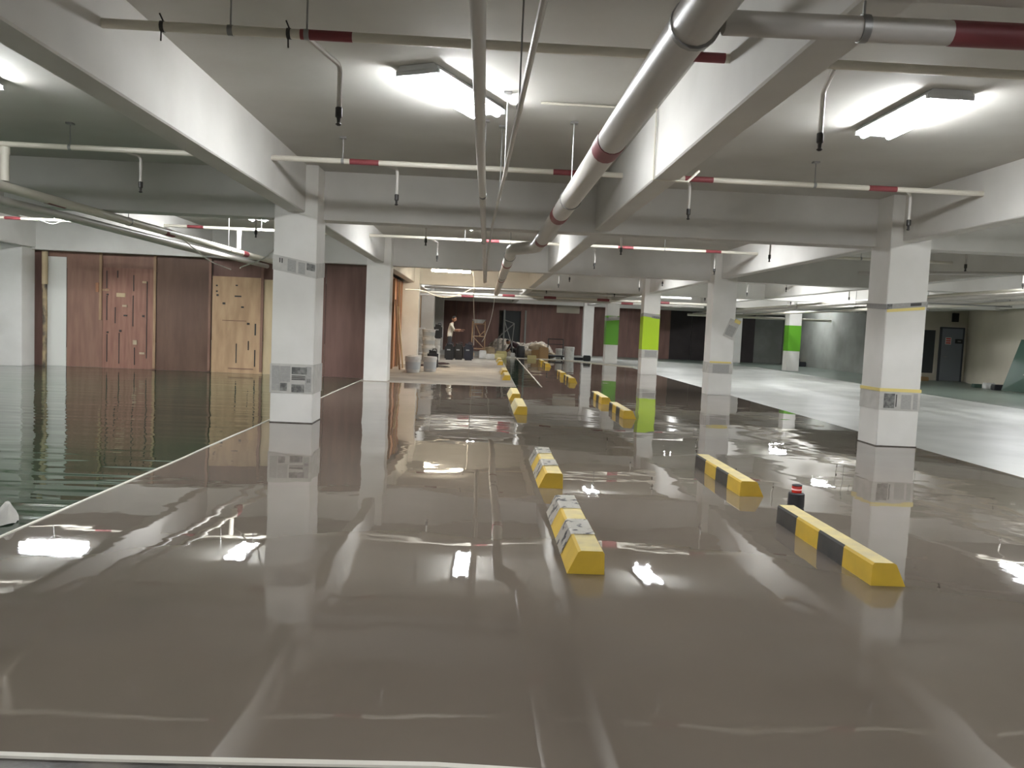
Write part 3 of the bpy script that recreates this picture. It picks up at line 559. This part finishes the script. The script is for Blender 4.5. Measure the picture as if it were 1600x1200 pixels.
def jerrycan(x, y, label, m='blackplastic', s=1.0, rz=0, z=.001):
    root = empty('jerrycan', (x, y, z), label, 'jerrycan', 'dark jerrycans', rz)
    link('can_body', bx(NB(), -.17*s, .17*s, -.14*s, .14*s, 0, .52*s, .045*s), m, root, True)
    link('can_shoulder', prism(NB(), [(-.13*s, .50*s), (.13*s, .50*s), (.08*s, .57*s), (-.08*s, .57*s)], -.1*s, .1*s), m, root)
    link('can_cap', lathe(NB(), [(.035*s, 0), (.035*s, .05*s), (.03*s, .055*s)], 12, (-.09*s, 0, .53*s)), m, root, True)
    link('can_handle', tube(NB(), [(-.02*s, 0, .56*s), (.0, 0, .62*s), (.10*s, 0, .62*s), (.12*s, 0, .53*s)], .018*s, 8), m, root, True)
    link('can_label', bx(NB(), -.09*s, .03*s, -.143*s, -.139*s, .34*s, .38*s), 'bluegrey', root)
jerrycan(-1.58, 26.0, 'black jerrycan standing nearest on the dusty floor'); 
p = fl(702, 562); jerrycan(p.x, 33.2, 'dark jerrycan first in the row below the worker', s=1.12); p = fl(716.5, 562); jerrycan(p.x, 33.6, 'grey-green jerrycan in the middle of the row below the worker', 'dark', 1.12); p = fl(732, 562); jerrycan(p.x, 33.4, 'navy jerrycan last in the row beside the wooden tower', 'blueplastic', 1.15)
jerrycan(aty(683, 560, 32.2).x, 32.2, 'black jerrycan set on top of the low pail stack', s=.95, z=.85); 
def sack(x, y, z, label, s=1.0, rz=0, m='sack'):
    bm = NB(); bmesh.ops.create_icosphere(bm, subdivisions=3, radius=1)
    for v in bm.verts:
        c = v.co; k = lambda t, e: math.copysign(abs(t)**e, t)
        v.co = Vector((k(c.x, .7)*.42*s, k(c.y, .7)*.26*s, (k(c.z, .8)+1)*.15*s*(1+.15*math.sin(5*c.x+3*c.y+x))))
        v.co += Vector((random.uniform(-1, 1), random.uniform(-1, 1), random.uniform(0, 1)))*.008
    o = link('sack', bm, m, None, True); o.location = (x, y, z); o.rotation_euler = (0, 0, rz); return tag(o, label, 'sack', 'cement sacks')
for i, (px, Y, z, lab) in enumerate(((723, 35.5, .0, 'beige sack beside the wooden tower'), (825, 39.3, 0, 'beige sack behind the black drum'), (854, 39.3, 0, 'beige sack beside the low trolley'), (839, 39.3, .36, 'beige sack lying on top of two others before the mound'))):
    p = aty(px, 555, Y); sack(p.x, Y, z, lab, 1.0 if i else 1.2, (.05, -.04, .03, .06)[i])
# mound of rubble
bm = NB(); nx, ny = 34, 14; x0 = aty(757, 555, 41).x; x1 = aty(866, 555, 41).x; g = []
for i in range(nx+1):
    rw = []
    for j in range(ny+1):
        u_, v_ = i/nx, j/ny; hgt = 1.1*max(0, math.sin(math.pi*u_))**.5*max(0, math.sin(math.pi*v_))**.7*(.8+.25*math.sin(7*u_+1)) + (random.uniform(-.05, .07) if 0 < i < nx and 0 < j < ny else 0)
        rw.append(bm.verts.new((x0+(x1-x0)*u_, 40.0+2.6*v_, max(-.004, hgt))))
    g.append(rw)
for i in range(nx):
    for j in range(ny): bm.faces.new((g[i][j], g[i+1][j], g[i+1][j+1], g[i][j+1]))
tag(link('rubble_mound', bm, 'rubble', None, False), 'low mound of grey-beige rubble before the dark back boards', 'rubble', None, 'stuff')
# wooden tower and metal frame
def strut(par, a, b, r, m, name='strut'): return link(name, tube(NB(), [a, b], r, 6), m, par)
p = aty(746, 560, 36.3)
tw = empty('wooden_tower', (p.x, 36.6, 0), 'small timber scaffold tower with diagonal braces', 'scaffold'); hw_ = .27; H_ = 1.62
for sx in (-1, 1):
    for sy in (-1, 1): strut(tw, (sx*hw_*1.1, sy*hw_, 0), (sx*hw_, sy*hw_, H_), .03, 'timber', 'post')
for z in (.4, .95, 1.5):
    for sx in (-1, 1): strut(tw, (sx*hw_, -hw_, z), (sx*hw_, hw_, z), .025, 'timber', 'rail')
    for sy in (-1, 1): strut(tw, (-hw_, sy*hw_, z), (hw_, sy*hw_, z), .025, 'timber', 'rail')
strut(tw, (-hw_, -hw_, .95), (hw_, -hw_, .42), .025, 'timber', 'brace'); strut(tw, (-hw_*.6, -hw_, 1.5), (hw_*.4, -hw_, .95), .025, 'timber', 'brace'); strut(tw, (hw_, -hw_, 1.2), (0, -hw_, .95), .025, 'timber', 'brace')
bc = empty('basin', (p.x, 36.6, 1.53), 'pale blue-grey basin set on the timber tower', 'basin'); link('bowl', lathe(NB(), [(.18, 0), (.26, .10), (.29, .16), (.27, .16), (.24, .1), (.16, .02)], 18), 'bluegrey', bc, True); link('rim', lathe(NB(), [(.29, .15), (.305, .165), (.285, .17)], 18), 'bluegrey', bc, True)
p = aty(793, 560, 37.5)
mf = empty('metal_frame', (p.x, 38.6, 0), 'slender crossed metal frame rising from the mound', 'scaffold')
for a, b in (((-.2, 0, 1.75), (.25, 0, .45)), ((.28, 0, 1.6), (-.45, 0, .9)), ((-.2, 0, 1.75), (.28, 0, 1.6)), ((.28, 0, 1.6), (.2, .1, .5)), ((-.2, 0, 1.75), (-.2, .3, .0)), ((.25, 0, .45), (.25, .2, 0)), ((-.45, 0, .9), (-.5, .1, 0))): strut(mf, a, b, .026, 'steel', 'tube_bar')
# low trolley
p = aty(868, 561, 38.6); tl = empty('trolley', (p.x, 38.6, 0), 'low black trolley with upright push bars', 'trolley')
link('deck', bx(NB(), -.38, .38, -.3, .3, .12, .2, .02), 'blackplastic', tl)
for sx in (-.36, .36): strut(tl, (sx, .28, .15), (sx, .3, .95), .025, 'dark', 'push_bar')
strut(tl, (-.36, .3, .95), (.36, .3, .95), .025, 'dark', 'push_bar'); strut(tl, (-.36, .3, .7), (.36, .3, .7), .02, 'dark', 'push_bar')
for sx in (-.3, .3):
    for sy in (-.22, .22): link('wheel', tube(NB(), [(sx-.02, sy, .06), (sx+.02, sy, .06)], .06, 12), 'dark', tl)
pail(aty(885, 560, 38.5).x+.12, 38.5, 0, .24, .62, 'tall white pail beside the trolley', band=False); pail(aty(875, 560, 39).x, 39.3, 0, .2, .5, 'white pail partly behind the trolley', band=False)
for px, y, w_, h_, m, lab in ((754, 35.6, .3, .35, 'whiteplastic', 'white tub beside the wooden tower'), (766, 35.4, .38, .22, 'whiteplastic', 'low white bag right of the wooden tower'), (777, 36.4, .6, .2, 'yellowbox', 'pale yellow box in front of the mound'), (764, 37.6, .5, .45, 'sack', 'beige carton before the mound'), (783, 37.6, .5, .3, 'yellowbox', 'second pale yellow box beyond the first one'),
        (801, 38.1, .2, .22, 'whiteplastic', 'small white tub in front of the crouching worker'), (831, 37.8, .42, .15, 'yellowbox', 'flat pale box beside the black drum'), (836, 38.5, .36, .4, 'carton', 'cardboard box near the black drum'), (849, 38.1, .44, .55, 'carton', 'brown carton next to the trolley'), (905, 38.9, .5, .12, 'blackplastic', 'flat dark tray beyond the tall white pail'), (917, 38.2, .35, .25, 'blackplastic', 'small dark tub at the foot of the plain far column')):
    block('site_box', aty(px, 558, y).x, y, w_, w_*.6, h_, m, lab, 'box', 'site boxes', random.uniform(-.1, .1))
dr = empty('plastic_drum', (aty(813, 558, 38.2).x, 38.2, 0), 'black drum beside the crouching worker', 'drum')
link('drum_body', lathe(NB(), [(.18, 0), (.20, .03), (.205, .16), (.195, .18), (.205, .2), (.205, .4), (.17, .54)], 20), 'blackplastic', dr, True); link('drum_lid', lathe(NB(), [(.175, .53), (.175, .57), (.15, .58)], 20), 'blackplastic', dr, True)
for px, py, Y, l, a_, m, lab in ((672, 573, 27.4, .8, .3, 'maroon', 'reddish rag on the floor by the black jerrycan'), (684, 574, 27.0, .7, -.2, 'dark', 'dark rag on the dusty floor'), (690, 569, 29, .6, .5, 'maroon', 'second rag near the pail stacks')):
    bm = NB(); bmesh.ops.create_icosphere(bm, subdivisions=2, radius=1)
    for v in bm.verts: v.co = Vector((v.co.x*l/2*(1+.3*math.sin(4*v.co.y)), v.co.y*.16, max(0, v.co.z)*.07+random.uniform(0, .02)))
    p = aty(px, py, Y); o = link('rag', bm, m, None, True); o.location = (p.x, Y, .002); o.rotation_euler = (0, 0, a_); tag(o, lab, 'rag', 'rags on the floor')
for i, (yy, zz, ln) in enumerate(((24.6, 1.1, 1.7), (25.6, 1.2, 1.5))):
    bm = NB(); bx(bm, -.02, .02, -.06, .06, 0, ln+.4); o = link('loose_plank', bm, 'paleply' if i else 'timber'); o.location = (XL+.06, yy, .01); o.rotation_euler = (math.radians(-8+14*i), math.radians(-6), 0)
    tag(o, ('first' if not i else 'second') + ' loose plank leaning on the orange side wall', 'plank', 'leaning planks')

# ------------------------------------------------------------------ people
def person(name, loc, rz, joints, bones, head, label, split, hands, face=0.0):
    """one continuous skinned body; faces take the cloth or skin material of the region they lie in"""
    root = empty(name, loc, label, 'person', None, rz)
    me = bpy.data.meshes.new('body'); keys = list(joints); idx = {k: i for i, k in enumerate(keys)}
    me.from_pydata([joints[k][0] for k in keys], [(idx[a], idx[b]) for a, b in bones], [])
    o = bpy.data.objects.new('body', me); COL.objects.link(o)
    o.modifiers.new('skin', 'SKIN'); sv = me.skin_vertices[0].data
    for i, k in enumerate(keys): sv[i].radius = (joints[k][1], joints[k][1]*joints[k][2] if len(joints[k]) > 2 else joints[k][1]); sv[i].use_root = (k == 'pelvis')
    o.modifiers.new('sub', 'SUBSURF').levels = 2
    dg = bpy.context.evaluated_depsgraph_get(); ev = o.evaluated_get(dg); bm = bmesh.new(); bm.from_mesh(ev.to_mesh()); ev.to_mesh_clear()
    bpy.data.objects.remove(o)
    # head, ears, nose, mouth and fingers joined to the same mesh
    hc, hr, nose = Vector(head[0]), head[1], Vector(head[2]).normalized(); sd = nose.cross(Vector((0, 0, 1))).normalized(); uu = sd.cross(nose)
    r_ = bmesh.ops.create_uvsphere(bm, u_segments=18, v_segments=14, radius=1)
    for v in r_['verts']:
        c = v.co.copy(); jaw = .82 if c.z < -.2 else 1
        v.co = hc + sd*c.x*hr*.78*jaw + nose*c.y*hr*.95 + uu*c.z*hr*1.2
    def blob(at, sx, sy, sz):
        q = bmesh.ops.create_uvsphere(bm, u_segments=8, v_segments=6, radius=1)
        for v in q['verts']: c = v.co.copy(); v.co = at + sd*c.x*sx + nose*c.y*sy + uu*c.z*sz
    blob(hc+nose*hr*.98-uu*hr*.12, .014, .022, .026); blob(hc+nose*hr*.88-uu*hr*.55, .026, .012, .010)
    for s in (-1, 1): blob(hc+sd*s*hr*.78, .012, .022, .034); blob(hc+nose*hr*.88+sd*s*.034+uu*.01, .012, .008, .007)
    for hp, dirv, side in hands:
        hp, dv = Vector(hp), Vector(dirv).normalized(); sv_ = dv.cross(Vector((0, 0, 1))); sv_ = sv_.normalized() if sv_.length > .1 else Vector((0, 1, 0)); dn = dv.cross(sv_)*side
        q = bmesh.ops.create_cube(bm, size=1)
        for v in q['verts']: c = v.co.copy(); v.co = hp + dv*(.045+c.x*.09) + sv_*c.y*.075 + dn*c.z*.026
        for i, ln in enumerate((.070, .080, .075, .058)):
            b0 = hp + dv*.088 + sv_*(-.028+.0187*i); tube(bm, [b0, b0+dv*ln*.55, b0+dv*ln*.9+dn*ln*.3], [.009, .008, .007], 6)
        b0 = hp + dv*.03 - sv_*.036; tube(bm, [b0, b0+dv*.03-sv_*.03, b0+dv*.065-sv_*.035], [.011, .010, .008], 6)
    bm.faces.ensure_lookup_table()
    for f in bm.faces:
        f.material_index = split(f.calc_center_median()); f.smooth = True
    ob = link('body', bm, ['skin', 'shirt', 'shorts', 'maroon', 'dark'], root, True)
    hb = NB(); q = bmesh.ops.create_uvsphere(hb, u_segments=18, v_segments=12, radius=1)
    for v in list(hb.verts):
        c = v.co.copy(); v.co = hc + sd*c.x*hr*.84 + nose*(c.y*hr*.98-.012) + uu*(c.z*hr*1.24+.008)
        if c.z < -.25 or (c.y > .35 and c.z < .45): hb.verts.remove(v)
    link('hair', hb, 'hair', root, True)
    return root
# standing worker in profile, reaching forward (+x)
J = dict(pelvis=((0, 0, .95), .135, 1.1), waist=((.01, 0, 1.08), .125, 1.1), chest=((.05, 0, 1.28), .14, 1.2), neckb=((.09, 0, 1.46), .07), neck=((.12, 0, 1.54), .052), 
    shl=((.06, .17, 1.42), .06), ell=((.16, .2, 1.17), .045), wrl=((.40, .14, 1.16), .03), shr=((.06, -.17, 1.42), .06), elr=((.2, -.2, 1.2), .045), wrr=((.46, -.17, 1.22), .03),
    hpl=((0, .09, .9), .095), knl=((.04, .1, .5), .065), anl=((-.02, .1, .09), .042), tol=((.14, .12, .04), .035), hpr=((0, -.09, .9), .095), knr=((.0, -.1, .5), .065), anr=((-.08, -.1, .09), .042), tor=((.08, -.12, .04), .035))
B = [('pelvis', 'waist'), ('waist', 'chest'), ('chest', 'neckb'), ('neckb', 'neck'), ('chest', 'shl'), ('shl', 'ell'), ('ell', 'wrl'), ('chest', 'shr'), ('shr', 'elr'), ('elr', 'wrr'), ('pelvis', 'hpl'), ('hpl', 'knl'), ('knl', 'anl'), ('anl', 'tol'), ('pelvis', 'hpr'), ('hpr', 'knr'), ('knr', 'anr'), ('anr', 'tor')]
def split1(c):
    if c.z > 1.49: return 0
    if c.x > .21 and c.z > 1.0: return 0
    if c.z > .93: return 1
    if c.z < .09: return 4
    return 2
p = aty(704, 535, 34.6)
person('person', (p.x-.05, 34.6, .0), 0, J, B, ((.165, 0, 1.655), .098, (1, 0, -.35)), 'worker standing in a pale shirt and dark trousers reaching one arm forward', split1, [((.41, .14, 1.16), (1, 0, .05), 1), ((.47, -.17, 1.22), (1, 0, .1), 1)])
# crouching worker bent forward over the floor
J2 = dict(pelvis=((-.12, 0, .36), .15, 1.1), waist=((-.04, 0, .52), .14, 1.15), chest=((.14, 0, .68), .15, 1.25), neckb=((.30, 0, .72), .07), neck=((.36, 0, .71), .052),
    shl=((.22, .18, .66), .065), ell=((.36, .24, .42), .048), wrl=((.52, .14, .24), .032), shr=((.22, -.18, .66), .065), elr=((.36, -.24, .42), .048), wrr=((.54, -.12, .22), .032),
    hpl=((-.1, .12, .32), .105), knl=((.28, .2, .42), .07), anl=((.02, .18, .09), .045), tol=((.2, .2, .04), .036), hpr=((-.1, -.12, .32), .105), knr=((.28, -.2, .40), .07), anr=((.02, -.18, .09), .045), tor=((.2, -.2, .04), .036))
def split2(c):
    if c.x > .40: return 0
    if c.x > .31 and c.z > .58: return 0
    if c.z < .09: return 4
    if c.z > .47 and c.x < .34: return 3
    return 2
p = aty(804, 558, 38.9)
person('person', (p.x+.1, 39.0, .0), math.pi*.9, J2, B, ((.45, 0, .71), .098, (1, 0, -.8)), 'worker crouching low in dark maroon clothes by the mound', split2, [((.53, .14, .23), (.8, -.2, -.5), 1), ((.55, -.12, .21), (.8, .2, -.5), 1)])
